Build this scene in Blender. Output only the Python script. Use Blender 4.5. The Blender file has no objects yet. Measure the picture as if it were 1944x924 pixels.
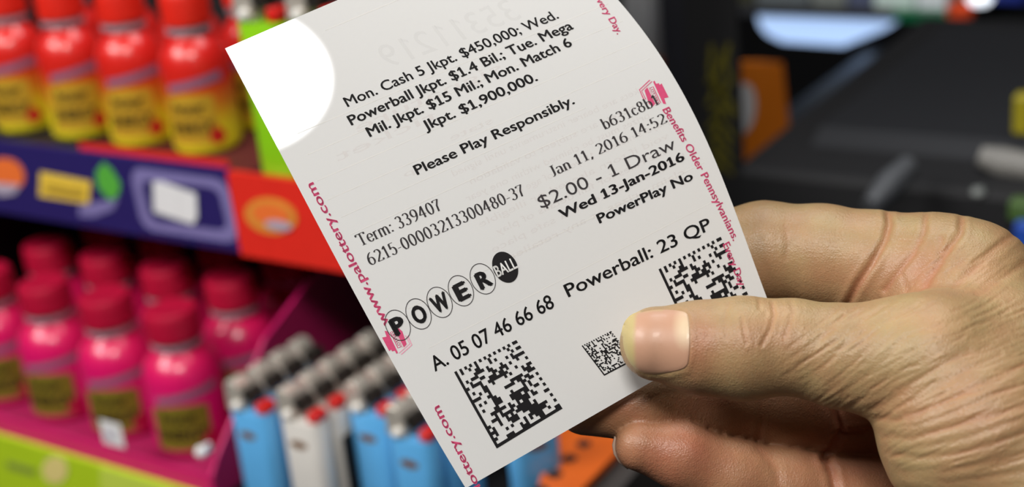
import bpy, math, random
import numpy as np
from mathutils import Vector, Matrix
from mathutils.bvhtree import BVHTree

random.seed(7); rng = np.random.default_rng(7)
scn = bpy.context.scene
COL = scn.collection
PI = math.pi
F = 2700.0                                    # focal length in pixels of the 1944 px wide frame
CAM = Vector((0.0, 0.0, 1.42))
# world axes in camera axes (x right, y up, z towards the viewer)
EX = Vector((.839, -.120, .531)).normalized()
EZ = Vector((-.0935, .929, .358)); EZ = (EZ - EX * EZ.dot(EX)).normalized()
EY = EZ.cross(EX)
RW = Matrix((EX, EY, EZ))                     # camera vector -> world vector

def ray(px, py): return RW @ Vector(((px - 972) / F, -(py - 462) / F, -1.0))
def P(px, py, d): return CAM + ray(px, py) * d
def onX(px, py, X): r = ray(px, py); return CAM + r * ((X - CAM.x) / r.x)
def onY(px, py, Y): r = ray(px, py); return CAM + r * ((Y - CAM.y) / r.y)
def onZ(px, py, Z): r = ray(px, py); return CAM + r * ((Z - CAM.z) / r.z)

# ------------------------------------------------------------------ materials
def s2l(c):
    out = []
    for v in c[:3]:
        v = v / 255.0
        out.append(v / 12.92 if v <= .04045 else ((v + .055) / 1.055) ** 2.4)
    return tuple(out) + (1.0,)

def mat(name, rgb, rough=.5, metal=0.0, noise=.08, scale=120.0, bump=0.0, coat=0.0, emit=None, strength=0.0, spec=.5, trans=0.0):
    m = bpy.data.materials.new(name); m.use_nodes = True
    nt = m.node_tree; N = nt.nodes; L = nt.links
    b = N['Principled BSDF']
    c = s2l(rgb)
    tc = N.new('ShaderNodeTexCoord'); no = N.new('ShaderNodeTexNoise')
    no.inputs['Scale'].default_value = scale; no.inputs['Detail'].default_value = 4
    L.new(tc.outputs['Object'], no.inputs['Vector'])
    mx = N.new('ShaderNodeMix'); mx.data_type = 'RGBA'
    lo = tuple(max(0, v * (1 - noise)) for v in c[:3]) + (1,); hi = tuple(min(1, v * (1 + noise)) for v in c[:3]) + (1,)
    mx.inputs[6].default_value = lo; mx.inputs[7].default_value = hi
    L.new(no.outputs['Fac'], mx.inputs[0]); L.new(mx.outputs[2], b.inputs['Base Color'])
    b.inputs['Roughness'].default_value = rough; b.inputs['Metallic'].default_value = metal
    b.inputs['Specular IOR Level'].default_value = spec
    b.inputs['Coat Weight'].default_value = coat
    b.inputs['Transmission Weight'].default_value = trans
    if emit:
        b.inputs['Emission Color'].default_value = s2l(emit); b.inputs['Emission Strength'].default_value = strength
    if bump:
        bp = N.new('ShaderNodeBump'); bp.inputs['Strength'].default_value = bump; bp.inputs['Distance'].default_value = .001
        L.new(no.outputs['Fac'], bp.inputs['Height']); L.new(bp.outputs['Normal'], b.inputs['Normal'])
    return m

def gradient_mat(name, stops, rough=.3, coat=.3):
    """printed sleeve: colours by height along the object's own z"""
    m = mat(name, (200, 0, 0), rough, coat=coat)
    nt = m.node_tree; N = nt.nodes; L = nt.links; b = N['Principled BSDF']
    tc = N.new('ShaderNodeTexCoord'); sp = N.new('ShaderNodeSeparateXYZ'); cr = N.new('ShaderNodeValToRGB'); mr = N.new('ShaderNodeMapRange')
    mr.inputs['From Min'].default_value = 0; mr.inputs['From Max'].default_value = .07
    L.new(tc.outputs['Object'], sp.inputs[0]); L.new(sp.outputs['Z'], mr.inputs['Value']); L.new(mr.outputs[0], cr.inputs[0])
    e = cr.color_ramp.elements
    e[0].position = stops[0][0]; e[0].color = s2l(stops[0][1])
    e[1].position = stops[-1][0]; e[1].color = s2l(stops[-1][1])
    for p, c in stops[1:-1]:
        k = e.new(p); k.color = s2l(c)
    for l in list(b.inputs['Base Color'].links): L.remove(l)
    L.new(cr.outputs[0], b.inputs['Base Color'])
    return m

# ------------------------------------------------------------------ mesh helpers
class MB:
    def __init__(s): s.v = []; s.f = []
    def add(s, vs, fs):
        o = len(s.v); s.v += [tuple(v) for v in vs]; s.f += [tuple(i + o for i in f) for f in fs]; return s
    def box(s, x0, x1, y0, y1, z0, z1):
        vs = [(x, y, z) for z in (z0, z1) for y in (y0, y1) for x in (x0, x1)]
        return s.add(vs, [(0, 2, 3, 1), (4, 5, 7, 6), (0, 1, 5, 4), (2, 6, 7, 3), (0, 4, 6, 2), (1, 3, 7, 5)])
    def lathe(s, prof, n=40, cap=True):
        vs = []; fs = []
        for r, z in prof:
            for i in range(n):
                a = 2 * PI * i / n; vs.append((r * math.cos(a), r * math.sin(a), z))
        m = len(prof)
        for j in range(m - 1):
            for i in range(n):
                k = (i + 1) % n; fs.append((j * n + i, j * n + k, (j + 1) * n + k, (j + 1) * n + i))
        if cap:
            fs.append(tuple(reversed(range(n)))); fs.append(tuple((m - 1) * n + i for i in range(n)))
        return s.add(vs, fs)
    def prism(s, poly, t):
        """closed solid: polygon of 3D points swept by vector t"""
        n = len(poly); t = Vector(t); q = [Vector(p) + t for p in poly]
        fs = [tuple(range(n)), tuple(reversed(range(n, 2 * n)))] + [((i + 1) % n, i, n + i, n + (i + 1) % n) for i in range(n)]
        return s.add(list(poly) + q, fs)
    def stroke(s, pts, w, n):
        """flat ribbon of width w along 3D points, lying square to normal n"""
        pts = [Vector(p) for p in pts]; n = Vector(n).normalized(); vs = []
        for i, p in enumerate(pts):
            t = (pts[min(i + 1, len(pts) - 1)] - pts[max(i - 1, 0)]).normalized(); sd = n.cross(t).normalized() * (w / 2)
            vs += [p - sd, p + sd]
        return s.add(vs, [(2 * i, 2 * i + 1, 2 * i + 3, 2 * i + 2) for i in range(len(pts) - 1)])
    def tube(s, pts, r, n=12):
        pts = [Vector(p) for p in pts]; vs = []; m = len(pts)
        rr = r if isinstance(r, (list, tuple)) else [r] * m
        for i, p in enumerate(pts):
            t = (pts[min(i + 1, m - 1)] - pts[max(i - 1, 0)]).normalized()
            a = Vector((0, 0, 1)) if abs(t.z) < .9 else Vector((1, 0, 0)); u = t.cross(a).normalized(); w = t.cross(u)
            vs += [p + (u * math.cos(2 * PI * k / n) + w * math.sin(2 * PI * k / n)) * rr[i] for k in range(n)]
        fs = [(i * n + k, i * n + (k + 1) % n, (i + 1) * n + (k + 1) % n, (i + 1) * n + k) for i in range(m - 1) for k in range(n)]
        fs += [tuple(range(n)), tuple(reversed(range((m - 1) * n, m * n)))]
        return s.add(vs, fs)
    def build(s, name, material, parent=None, smooth=False, bevel=0.0, seg=2, loc=None):
        me = bpy.data.meshes.new(name); me.from_pydata(s.v, [], s.f); me.update()
        o = bpy.data.objects.new(name, me); COL.objects.link(o); me.materials.append(material)
        if loc is not None: o.location = loc
        if smooth:
            for p in me.polygons: p.use_smooth = True
            try: me.set_sharp_from_angle(angle=math.radians(40))
            except Exception: pass
        if bevel:
            b = o.modifiers.new('bevel', 'BEVEL'); b.width = bevel; b.segments = seg; b.limit_method = 'ANGLE'
        if parent is not None: o.parent = parent
        return o

def tag(o, label, cat, group=None, kind=None):
    if label: o['label'] = label
    if cat: o['category'] = cat
    if group: o['group'] = group
    if kind: o['kind'] = kind
    return o

def empty(name, loc=(0, 0, 0), rz=0.0):
    o = bpy.data.objects.new(name, None); COL.objects.link(o); o.location = loc; o.rotation_euler = (0, 0, rz); o.empty_display_size = .02
    return o

def copy_tree(o, parent=None):
    c = o.copy(); COL.objects.link(c)
    if parent is not None: c.parent = parent
    for ch in list(o.children): copy_tree(ch, c)
    return c

def raw_text(body):
    cu = bpy.data.curves.new('lettering', 'FONT'); cu.body = body; cu.resolution_u = 4
    o = bpy.data.objects.new('lettering', cu); COL.objects.link(o)
    dg = bpy.context.evaluated_depsgraph_get()
    me = bpy.data.meshes.new_from_object(o.evaluated_get(dg))
    vs = [(v.co.x, v.co.y) for v in me.vertices]; fs = [tuple(p.vertices) for p in me.polygons]
    bpy.data.objects.remove(o); bpy.data.curves.remove(cu); bpy.data.meshes.remove(me)
    return vs, fs

def text_mesh(body, bold=0.0, foot=True):
    """outline of the built-in font as triangles in em units; heavier weights are overlaid copies; figure 1 gets its flag and foot"""
    vs, fs = raw_text(body)
    vs = list(vs); fs = list(fs)
    for i, ch in enumerate(body):
        if ch != '1': continue
        xr = max(v[0] for v in raw_text(body[:i + 1])[0]); w = .085; top = max(v[1] for v in raw_text('1')[0])
        xl = xr - w; o = len(vs)
        vs += [(xl + .01, top), (xl + .01, top - .10), (xl - .13, top - .20), (xl - .13, top - .12)]; fs.append((o, o + 3, o + 2, o + 1))
        if foot:
            o = len(vs); vs += [(xl - .12, 0), (xr + .12, 0), (xr + .12, .075), (xl - .12, .075)]; fs.append((o, o + 1, o + 2, o + 3))
    if bold > 0:
        n = len(vs); base = list(vs); bf = list(fs)
        for dx, dy in ((bold, 0), (-bold, 0), (0, bold * .7), (0, -bold * .7)):
            o = len(vs); vs += [(x + dx, y + dy) for x, y in base]; fs += [tuple(k + o for k in f) for f in bf]
    return vs, fs

# ------------------------------------------------------------------ camera
cd = bpy.data.cameras.new('camera'); cam = bpy.data.objects.new('camera', cd); COL.objects.link(cam)
cd.sensor_width = 36; cd.lens = 36 * F / 1944; cd.clip_start = .01; cd.clip_end = 50
cam.matrix_world = Matrix.Translation(CAM) @ RW.to_4x4()
cd.dof.use_dof = True; cd.dof.focus_distance = .334
cd.dof.aperture_fstop = 50 / 5.6; cd.dof.aperture_blades = 0
scn.camera = cam
scn.view_settings.view_transform = 'Standard'; scn.view_settings.look = 'None'

# ------------------------------------------------------------------ TICKET
LP = [(0, 427, 92), (.204, 518, 262), (.389, 599, 417), (.52, 655, 526), (.764, 770, 730), (.962, 865, 894), (1, 884, 927)]
RP = [(0, 1012, -150), (.204, 1168, -9), (.389, 1263, 124), (.52, 1316, 213), (.764, 1398, 404), (.962, 1453, 556), (1, 1466, 594)]
def pf(pts, k): 
    a = np.array(pts); return np.polyfit(a[:, 0], a[:, k], 3)
LX, LY, RX, RY = pf(LP, 1), pf(LP, 2), pf(RP, 1), pf(RP, 2)
def zl(v): return .3300
def zr(v): return .3440 + .010 * (1 - v) ** 2
def edge3(v):
    a = P(np.polyval(LX, v), np.polyval(LY, v), zl(v)); b = P(np.polyval(RX, v), np.polyval(RY, v), zr(v)); return a, b
NC = RW @ Vector((0, 0, 1))
def S(u, v, off=0.0):
    a, b = edge3(v)
    p = a.lerp(b, u)
    bow = .0022 * (1 - (2 * u - 1) ** 2) * (1 - .6 * v)      # slight belly across the sheet
    return p + NC * (bow + off)
RWT = RW.transposed()
def proj(p):
    c = RWT @ (p - CAM); return 972 + F * c.x / -c.z, 462 - F * c.y / -c.z
def inv(px, py):
    u, v = .5, .5
    for _ in range(25):
        x, y = proj(S(u, v)); e = 1e-3
        xu, yu = proj(S(u + e, v)); xv, yv = proj(S(u, v + e))
        a, b, c, d = (xu - x) / e, (xv - x) / e, (yu - y) / e, (yv - y) / e
        det = a * d - b * c; ex, ey = px - x, py - y
        u += (d * ex - b * ey) / det; v += (a * ey - c * ex) / det
    return u, v

def paper_mat():
    m = mat('ticket paper', (234, 234, 233), .55, noise=.012, scale=900, spec=.3)
    nt = m.node_tree; N = nt.nodes; L = nt.links
    b = N['Principled BSDF']; tr = N.new('ShaderNodeBsdfTranslucent'); tr.inputs[0].default_value = (.9, .9, .9, 1)
    mx = N.new('ShaderNodeMixShader'); mx.inputs[0].default_value = .22
    L.new(b.outputs[0], mx.inputs[1]); L.new(tr.outputs[0], mx.inputs[2]); L.new(mx.outputs[0], N['Material Output'].inputs[0])
    return m
M_paper = paper_mat()
M_ink = mat('black thermal ink', (22, 20, 22), .6, noise=.3, scale=3000, spec=.2)
M_ink2 = mat('faded thermal ink', (52, 48, 50), .6, noise=.4, scale=4000, spec=.2)
M_pink = mat('pink ink', (206, 74, 116), .6, noise=.1, scale=2000, spec=.2)
M_pinkl = mat('light pink ink', (226, 150, 174), .6, spec=.2)
M_rule = mat('faint ruled line', (217, 215, 211), .6, spec=.2)
def faint(m, k):
    nt = m.node_tree; N = nt.nodes; L = nt.links
    t = N.new('ShaderNodeBsdfTransparent'); mx = N.new('ShaderNodeMixShader'); mx.inputs[0].default_value = k
    L.new(t.outputs[0], mx.inputs[1]); L.new(N['Principled BSDF'].outputs[0], mx.inputs[2]); L.new(mx.outputs[0], N['Material Output'].inputs[0])
M_ghost = mat('faint show-through print', (206, 170, 164), .6, spec=.1); M_ghost2 = mat('faint show-through digits', (180, 178, 176), .6, spec=.1)
faint(M_ghost, .075); faint(M_ghost2, .055)
M_white = mat('white ink', (236, 235, 233), .6, spec=.2)

nu, nv = 36, 56
tv = []
for j in range(nv + 1):
    for i in range(nu + 1): tv.append(S(i / nu, j / nv))
tf = [(j * (nu + 1) + i, (j + 1) * (nu + 1) + i, (j + 1) * (nu + 1) + i + 1, j * (nu + 1) + i + 1) for j in range(nv) for i in range(nu)]
torg = S(.5, .5)
ticket = MB().add([v - torg for v in tv], tf).build('lottery_ticket', M_paper, smooth=True, loc=torg)
tag(ticket, 'white printed lottery ticket held up between the thumb and fingers of the hand', 'lottery ticket')

INK = 6e-5
def print_mesh(name, vs, fs, material, off=INK):
    """vs in (u, v)"""
    return MB().add([S(u, v, off) - torg for u, v in vs], fs).build(name, material, ticket)

VPX = 1.0 / 952.0
def lay(vs2, p0, p1, cap, capem=.70, along=None):
    """em-unit points -> (u, v) with the baseline running from pixel p0 to pixel p1"""
    u0, v0 = inv(*p0); u1, v1 = inv(*p1)
    x0 = min(x for x, y in vs2); x1 = max(x for x, y in vs2)
    out = []
    for x, y in vs2:
        t = (x - x0) / (x1 - x0)
        out.append((u0 + (u1 - u0) * t, v0 + (v1 - v0) * t - y / capem * cap * VPX))
    return out

def line(body, p0, p1, cap, bold=0.0, m=None, name='printed_line', off=INK):
    vs, fs = text_mesh(body, bold)
    return print_mesh(name, lay(vs, p0, p1, cap), fs, m or M_ink, off)

line('Mon. Cash 5 Jkpt. $450,000; Wed.', (660, 203), (1062, 34), 20, .014)
line('Powerball Jkpt. $1.4 Bil.; Tue. Mega', (667, 238), (1090, 54), 20, .022)
line('Mil. Jkpt. $15 Mil.; Mon. Match 6', (702, 260), (1088, 86), 20, .024)
line('Jkpt. $1,900,000.', (808, 248), (1022, 152), 20, .022)
line('Please Play Responsibly.', (792, 332), (1092, 196), 20, .022)
line('$2.00 - 1 Draw', (1028, 396), (1285, 281), 27, 0, M_ink2)
line('Wed 13-Jan-2016', (1066, 416), (1301, 303), 20, .030)
line('PowerPlay No', (1138, 424), (1317, 340), 20, .030)
line('A. 05 07 46 66 68', (826, 705), (1054, 582), 29, .012)
line('Powerball: 23 QP', (1079, 564), (1352, 434), 27, .014)

# --- roman figures with thick stems and hair-thin curves, drawn stroke by stroke
def arc(cx, cy, rx, ry, a0, a1, n=14):
    return [(cx + rx * math.cos(math.radians(a0 + (a1 - a0) * i / n)), cy + ry * math.sin(math.radians(a0 + (a1 - a0) * i / n))) for i in range(n + 1)]
def ln(*p):
    out = []
    for a, b in zip(p[:-1], p[1:]):
        out += [(a[0] + (b[0] - a[0]) * t / 4, a[1] + (b[1] - a[1]) * t / 4) for t in range(4)]
    return out + [p[-1]]
G = {
 '0': (.60, [arc(.29, .5, .20, .49, 0, 360, 28)]),
 '1': (.52, [ln((.27, 0), (.27, 1)), ln((.12, .80), (.27, 1)), ln((.12, .01), (.42, .01))]),
 '2': (.60, [arc(.28, .72, .19, .27, 150, -35) + ln((.42, .56), (.09, .02)), ln((.09, .02), (.50, .02)), ln((.50, .02), (.52, .16))]),
 '3': (.58, [arc(.25, .76, .17, .23, 150, -90), arc(.25, .27, .20, .27, 90, -150)]),
 '4': (.62, [ln((.38, 0), (.38, 1)), ln((.36, .95), (.06, .30)), ln((.06, .30), (.54, .30))]),
 '5': (.58, [arc(.26, .31, .20, .31, 140, -145), ln((.12, .52), (.15, .98)), ln((.15, .98), (.44, .98))]),
 '6': (.60, [arc(.29, .30, .20, .30, 0, 360, 24), arc(.50, .34, .41, .66, 180, 98)]),
 '7': (.56, [ln((.08, .98), (.48, .98)), ln((.48, .98), (.26, .5), (.22, 0)), ln((.08, .98), (.07, .84))]),
 '8': (.60, [arc(.29, .76, .15, .23, 0, 360, 22), arc(.29, .27, .19, .27, 0, 360, 24)]),
 '9': (.60, [arc(.29, .70, .20, .30, 0, 360, 24), arc(.08, .66, .41, .66, 0, -82)]),
 '-': (.36, [ln((.05, .34), (.30, .34))]),
 ':': (.30, [ln((.15, .02), (.15, .14)), ln((.15, .52), (.15, .64))]),
 ',': (.28, [ln((.15, .10), (.14, .0), (.08, -.14))]),
 ' ': (.30, []),
 'T': (.70, [ln((.34, 0), (.34, .98)), ln((.03, .98), (.65, .98)), ln((.03, .98), (.03, .82)), ln((.65, .98), (.65, .82)), ln((.2, .01), (.48, .01))]),
 'J': (.42, [ln((.26, 1), (.26, .18)) + arc(.12, .18, .14, .20, 0, -110, 8), ln((.12, .99), (.40, .99))]),
 'e': (.50, [arc(.26, .33, .19, .33, 10, 330, 20), ln((.08, .36), (.44, .36))]),
 'r': (.40, [ln((.12, 0), (.12, .66)), arc(.27, .44, .15, .22, 165, 60, 8), ln((.02, .01), (.24, .01))]),
 'm': (.86, [ln((.12, 0), (.12, .66)), arc(.27, .42, .15, .24, 170, 0, 9) + ln((.42, .4), (.42, 0)), arc(.57, .42, .15, .24, 170, 0, 9) + ln((.72, .4), (.72, 0)), ln((.03, .01), (.22, .01)), ln((.34, .01), (.52, .01)), ln((.64, .01), (.82, .01))]),
 'a': (.50, [arc(.22, .46, .16, .20, 150, 0, 9) + ln((.38, .44), (.38, .03)), arc(.23, .18, .15, .18, 90, 340, 14), ln((.38, .02), (.46, .03))]),
 'n': (.56, [ln((.12, 0), (.12, .66)), arc(.27, .42, .15, .24, 170, 0, 9) + ln((.42, .4), (.42, 0)), ln((.03, .01), (.22, .01)), ln((.33, .01), (.52, .01))]),
 'b': (.56, [ln((.12, 0), (.12, 1.02)), arc(.29, .33, .18, .33, 0, 360, 22), ln((.03, 1.0), (.12, 1.02))]),
 'c': (.48, [arc(.26, .33, .18, .33, 40, 320, 18)]),
}
def roman(body, p0, p1, cap, m):
    vs = []; fs = []; x = 0
    for ch in body:
        w, strokes = G[ch]
        for st in strokes:
            o = len(vs)
            for i, (a, b) in enumerate(st):
                q0 = st[max(i - 1, 0)]; q1 = st[min(i + 1, len(st) - 1)]
                tx, ty = q1[0] - q0[0], q1[1] - q0[1]; L_ = math.hypot(tx, ty) or 1
                tx /= L_; ty /= L_
                h = .020 + .048 * abs(ty) ** 1.5
                nx, ny = (-ty, tx)
                vs += [(x + a + nx * h, b + ny * h), (x + a - nx * h, b - ny * h)]
            fs += [(o + 2 * i, o + 2 * i + 1, o + 2 * i + 3, o + 2 * i + 2) for i in range(len(st) - 1)]
        x += w
    return print_mesh('printed_line', lay(vs, p0, p1, cap, 1.0), fs, m)
roman('b631c8b1', (1148, 246), (1252, 197), 23, M_ink2)
roman('Jan 11, 2016 14:52', (1050, 335), (1268, 231), 22, M_ink2)
roman('Term: 339407', (683, 468), (841, 397), 24, M_ink2)
roman('6215-00003213300480-37', (703, 504), (999, 369), 24, M_ink2)

# --- ball logo
def local_frame(cx, cy, ang, sx=1.0):
    def f(x, y):   # x along the print direction (px), y up (px)
        c, s = math.cos(ang), math.sin(ang)
        return inv(cx + x * c - y * s * .55 * 0 + y * (-s) * -1 * 0 + y * math.sin(ang) * 1.0, cy + x * s - y * c)
    return f
def oval(cx, cy, a, b, ang, n=40):
    out = []
    for i in range(n):
        t = 2 * PI * i / n; x, y = a * math.cos(t), b * math.sin(t)
        out.append((cx + x * math.cos(ang) - y * math.sin(ang), cy + x * math.sin(ang) + y * math.cos(ang)))
    return out
TILT = math.radians(-27)
BALLS = [('P', 755, 617), ('O', 794.5, 595.5), ('W', 834.5, 573.5), ('E', 875, 551.5), ('R', 916.5, 529)]
for ch, cx, cy in BALLS:
    o_ = oval(cx, cy, 23, 31, TILT); i_ = oval(cx, cy, 21.6, 29.6, TILT); n = len(o_)
    ring = print_mesh('logo_ball', [inv(*p) for p in o_ + i_], [(i, (i + 1) % n, n + (i + 1) % n, n + i) for i in range(n)], M_ink2, INK * 1.2)
    vs, fs = text_mesh(ch, .058)
    x0, x1 = min(v[0] for v in vs), max(v[0] for v in vs); w = 27 if ch != 'W' else 33
    dx, dy = math.cos(TILT), math.sin(TILT)
    b0 = (cx - dx * w / 2 + 8.5, cy - dy * w / 2 + 15); b1 = (b0[0] + dx * w, b0[1] + dy * w)
    print_mesh('logo_letter', lay(vs, b0, b1, 35, .74), fs, M_ink, INK * 1.4)
bo = oval(959, 507, 23, 31, TILT)
print_mesh('logo_ball', [inv(*p) for p in bo], [tuple(range(len(bo)))], M_ink, INK * 1.2)
vs, fs = text_mesh('BALL', .02)
print_mesh('logo_letter', lay(vs, (945, 526), (984, 507), 24, .72), fs, M_white, INK * 2.2)

# --- side lettering in pink
def side(body, p0, p1, h, up, bold=.022):
    """runs from p0 to p1; the letters' tops point to the left (up=-1) or right (+1) edge"""
    vs, fs = text_mesh(body, bold)
    u0, v0 = inv(*p0); u1, v1 = inv(*p1); x0 = min(v[0] for v in vs); x1 = max(v[0] for v in vs)
    out = []
    for x, y in vs:
        t = (x - x0) / (x1 - x0); out.append((u0 + (u1 - u0) * t + up * y / .72 * h / 705., v0 + (v1 - v0) * t))
    return print_mesh('side_print', out, fs, M_pink)
side('www.palottery.com', (740, 614), (594, 345), 16, -1)
side('www.palottery.com', (976, 1030 - 1), (833, 768), 16, -1) if False else side('lottery.com', (912, 922), (833, 768), 16, -1)
side('Benefits Older Pennsylvanians.', (1257, 208), (1392, 458), 15, 1)
side('Every Day.', (1372, 464), (1406, 548), 15, 1)
side('very Day.', (1131, 0), (1172, 66), 14, 1)

# --- ticket-fan emblem on a keystone
def emblem(T, pale=False):
    def q(x, y): return inv(*T(x, y))
    def poly(pts, m): print_mesh('emblem', [q(*p) for p in pts], [tuple(range(len(pts)))], m, INK * .7)
    def strip(pts, w, m):
        n = len(pts); vs = []
        for i, p in enumerate(pts):
            a, b = pts[max(i - 1, 0)], pts[min(i + 1, n - 1)]; L_ = math.hypot(b[0] - a[0], b[1] - a[1])
            nx, ny = -(b[1] - a[1]) / L_ * w / 2, (b[0] - a[0]) / L_ * w / 2
            vs += [(p[0] + nx, p[1] + ny), (p[0] - nx, p[1] - ny)]
        print_mesh('emblem', [q(*v) for v in vs], [(2 * i, 2 * i + 1, 2 * i + 3, 2 * i + 2) for i in range(n - 1)], m, INK * .7)
    m2 = M_pinkl if pale else M_pink
    strip([(525, 55), (434, 140), (470, 222)], 9, m2); strip([(545, 66), (452, 150), (490, 225)], 7, m2)
    poly([(478, 146), (503, 118), (572, 262), (548, 290), (516, 262)], M_pink)
    strip([(552, 110), (620, 255)], 7, M_pink); strip([(515, 118), (580, 268)], 3, M_pink)
    poly([(553, 70), (566, 60), (580, 88), (604, 82), (612, 98), (628, 84), (690, 206), (652, 214), (668, 266), (642, 262)], M_pink)
    vs, fs = text_mesh('LOTTERY', .02); x1 = max(v[0] for v in vs)
    a = (523, 122); b = (592, 272)
    pts = []
    for x, y in vs:
        t = x / x1; pts.append((a[0] + (b[0] - a[0]) * t + y / .72 * 22, a[1] + (b[1] - a[1]) * t - y / .72 * 11))
    print_mesh('emblem_lettering', [q(*p) for p in pts], fs, M_pink, INK * .9)
emblem(lambda x, y: (1120 + x / 4.62, 140 + y / 4.62))
# the lower one is turned half round; the ball logo prints over it
emblem(lambda x, y: (754 - (x - 560) / 4.62 * 1.02, 648 - (y - 170) / 4.62 * .98), True)

# --- square matrix marks: solid left and bottom borders, dotted top and right borders, random cells inside
def matrix_mark(tl, tr, bl, br, n, seed):
    r = np.random.default_rng(seed); g = r.random((n, n)) < .29
    for _ in range(46):       # clumps and worms like the photo's
        i, j = r.integers(2, n - 4, 2); k = r.integers(2, 4)
        if r.random() < .5: g[i, j:j + k] = True
        else: g[i:i + k, j] = True
    for _ in range(16):
        i, j = r.integers(2, n - 5, 2); g[i:i + 2, j:j + r.integers(2, 4)] = r.random() < .25
    g[:, 0] = True; g[-1, :] = True
    g[0, 1:] = [(k % 2 == 1) for k in range(n - 1)]; g[:-1, -1] = [(k % 2 == 0) for k in range(n - 1)]
    A, B, C, D = [np.array(inv(*p)) for p in (tl, tr, bl, br)]
    def q(i, j):
        s, t = j / n, i / n; return tuple((A * (1 - s) + B * s) * (1 - t) + (C * (1 - s) + D * s) * t)
    vs = []; fs = []
    for i in range(n):
        j = 0
        while j < n:
            if g[i, j]:
                k = j
                while k < n and g[i, k]: k += 1
                o = len(vs); vs += [q(i, j), q(i + 1, j), q(i + 1, k), q(i, k)]; fs.append((o, o + 1, o + 2, o + 3)); j = k
            else: j += 1
    return print_mesh('matrix_mark', vs, fs, M_ink)
matrix_mark((862, 706), (980, 645), (943, 851), (1068, 775), 26, 3)
matrix_mark((1250, 511), (1368, 449), (1322, 664), (1440, 600), 26, 3)
matrix_mark((1104, 656), (1160, 628), (1147, 713), (1204, 683), 26, 5)

# --- faint ruling and the reverse side showing through
for v_, a, b in [(.045, .27, .97), (.215, .06, .97), (.262, .06, .97), (.318, .05, .97), (.362, .05, .97), (.405, .06, .75), (.445, .06, .70), (.63, .10, .97), (.72, .10, .95)]:
    n = 12; vs = []
    for i in range(n + 1): u = a + (b - a) * i / n; vs += [(u, v_), (u, v_ + .0016)]
    print_mesh('ruled_line', vs, [(2 * i, 2 * i + 1, 2 * i + 3, 2 * i + 2) for i in range(n)], M_rule, INK * .3)
def ghost(body, u_right, u_left, v, h, m):
    """mirrored: reads from right to left"""
    vs, fs = text_mesh(body, 0, False); x1 = max(p[0] for p in vs)
    print_mesh('show_through_print', [(u_right + (u_left - u_right) * x / x1, v - y / .72 * h) for x, y in vs], fs, m, INK * .4)
vs, fs = text_mesh('35311219', 0, False)
print_mesh('show_through_print', lay(vs, (992, 34), (738, 130), 48), fs, M_ghost2, INK * .4)
ghost('signature', .62, .20, .262, .022, M_ghost)
ghost('ticket', .40, .12, .300, .020, M_ghost)
ghost('state', .52, .40, .355, .014, M_ghost)
ghost('zip', .32, .25, .385, .013, M_ghost)
GT = ['tickets are bearer instruments until signed', 'all tickets are subject to validation', 'prizes must be claimed within one year', 'players must be 18 years of age or older', 'void if torn altered or illegible', 'see rules for full details of play', 'keep this ticket in a safe place', 'claim prizes at any retailer']
for k, t in enumerate(GT):
    ghost(t, .93 - .02 * (k % 3), .36 + .03 * (k % 2), .425 + .030 * k, .015, M_ghost)

# ------------------------------------------------------------------ HAND (millimetres in camera space while modelling)
# fingers as chains of (pixel x, pixel y, depth mm, radius px)
CH = {
 'thumb': [(1247, 652, 327.5, 71), (1330, 659, 326.5, 86), (1410, 661, 325.5, 96), (1505, 658, 324, 88), (1600, 676, 322, 97), (1690, 684, 320, 112), (1765, 692, 318, 126), (1850, 810, 316, 184), (1985, 930, 318, 240)],
 'index': [(1190, 530, 362, 64), (1330, 494, 362, 84), (1450, 479, 361, 94.5), (1560, 487, 358, 97), (1660, 504, 354, 102), (1760, 522, 348, 115), (1830, 545, 343, 119)],
 'middle': [(1112, 765, 347.5, 61), (1220, 766, 349, 72), (1350, 768, 352, 76), (1480, 778, 355, 82), (1575, 786, 357, 84), (1700, 800, 359, 88), (1850, 770, 358, 100)],
 'ring': [(1216, 846, 341.5, 49), (1292, 863, 343, 63), (1390, 908, 346, 75), (1490, 930, 349, 82), (1590, 955, 352, 90), (1720, 940, 357, 100), (1880, 880, 357, 110)],
 'little': [(1330, 1030, 346, 46), (1420, 1050, 347, 58), (1540, 1075, 350, 64), (1640, 1090, 353, 70), (1760, 1060, 357, 84), (1900, 980, 357, 100)],
}
PALM = [[(1830, 545, 343, 119), (1850, 700, 340, 110), (1990, 720, 338, 190), (2150, 860, 338, 230), (2420, 1010, 342, 215), (2760, 1200, 346, 235)],
        [(1850, 770, 358, 104), (1900, 880, 357, 118), (1950, 990, 356, 120), (2150, 980, 346, 190)],
        [(1985, 930, 320, 230), (2150, 930, 332, 235)], [(1765, 690, 320, 118), (1900, 690, 328, 150), (1990, 720, 335, 190)],
        [(1840, 560, 343, 110), (1800, 620, 334, 90), (1850, 660, 328, 110)]]
def cm(p):
    x, y, z, r = p; return np.array([(x - 972) * z / F, -(y - 462) * z / F, z]), r * z / F
H = .72
lo = np.array([8., -128., 276.]); hi = np.array([222., 20., 392.])
dims = np.ceil((hi - lo) / H).astype(int)
ax = [lo[k] + H * np.arange(dims[k]) for k in range(3)]
def smin(a, b, k):
    h = np.clip(.5 + .5 * (b - a) / k, 0, 1); return b + (a - b) * h - k * h * (1 - h)
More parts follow.
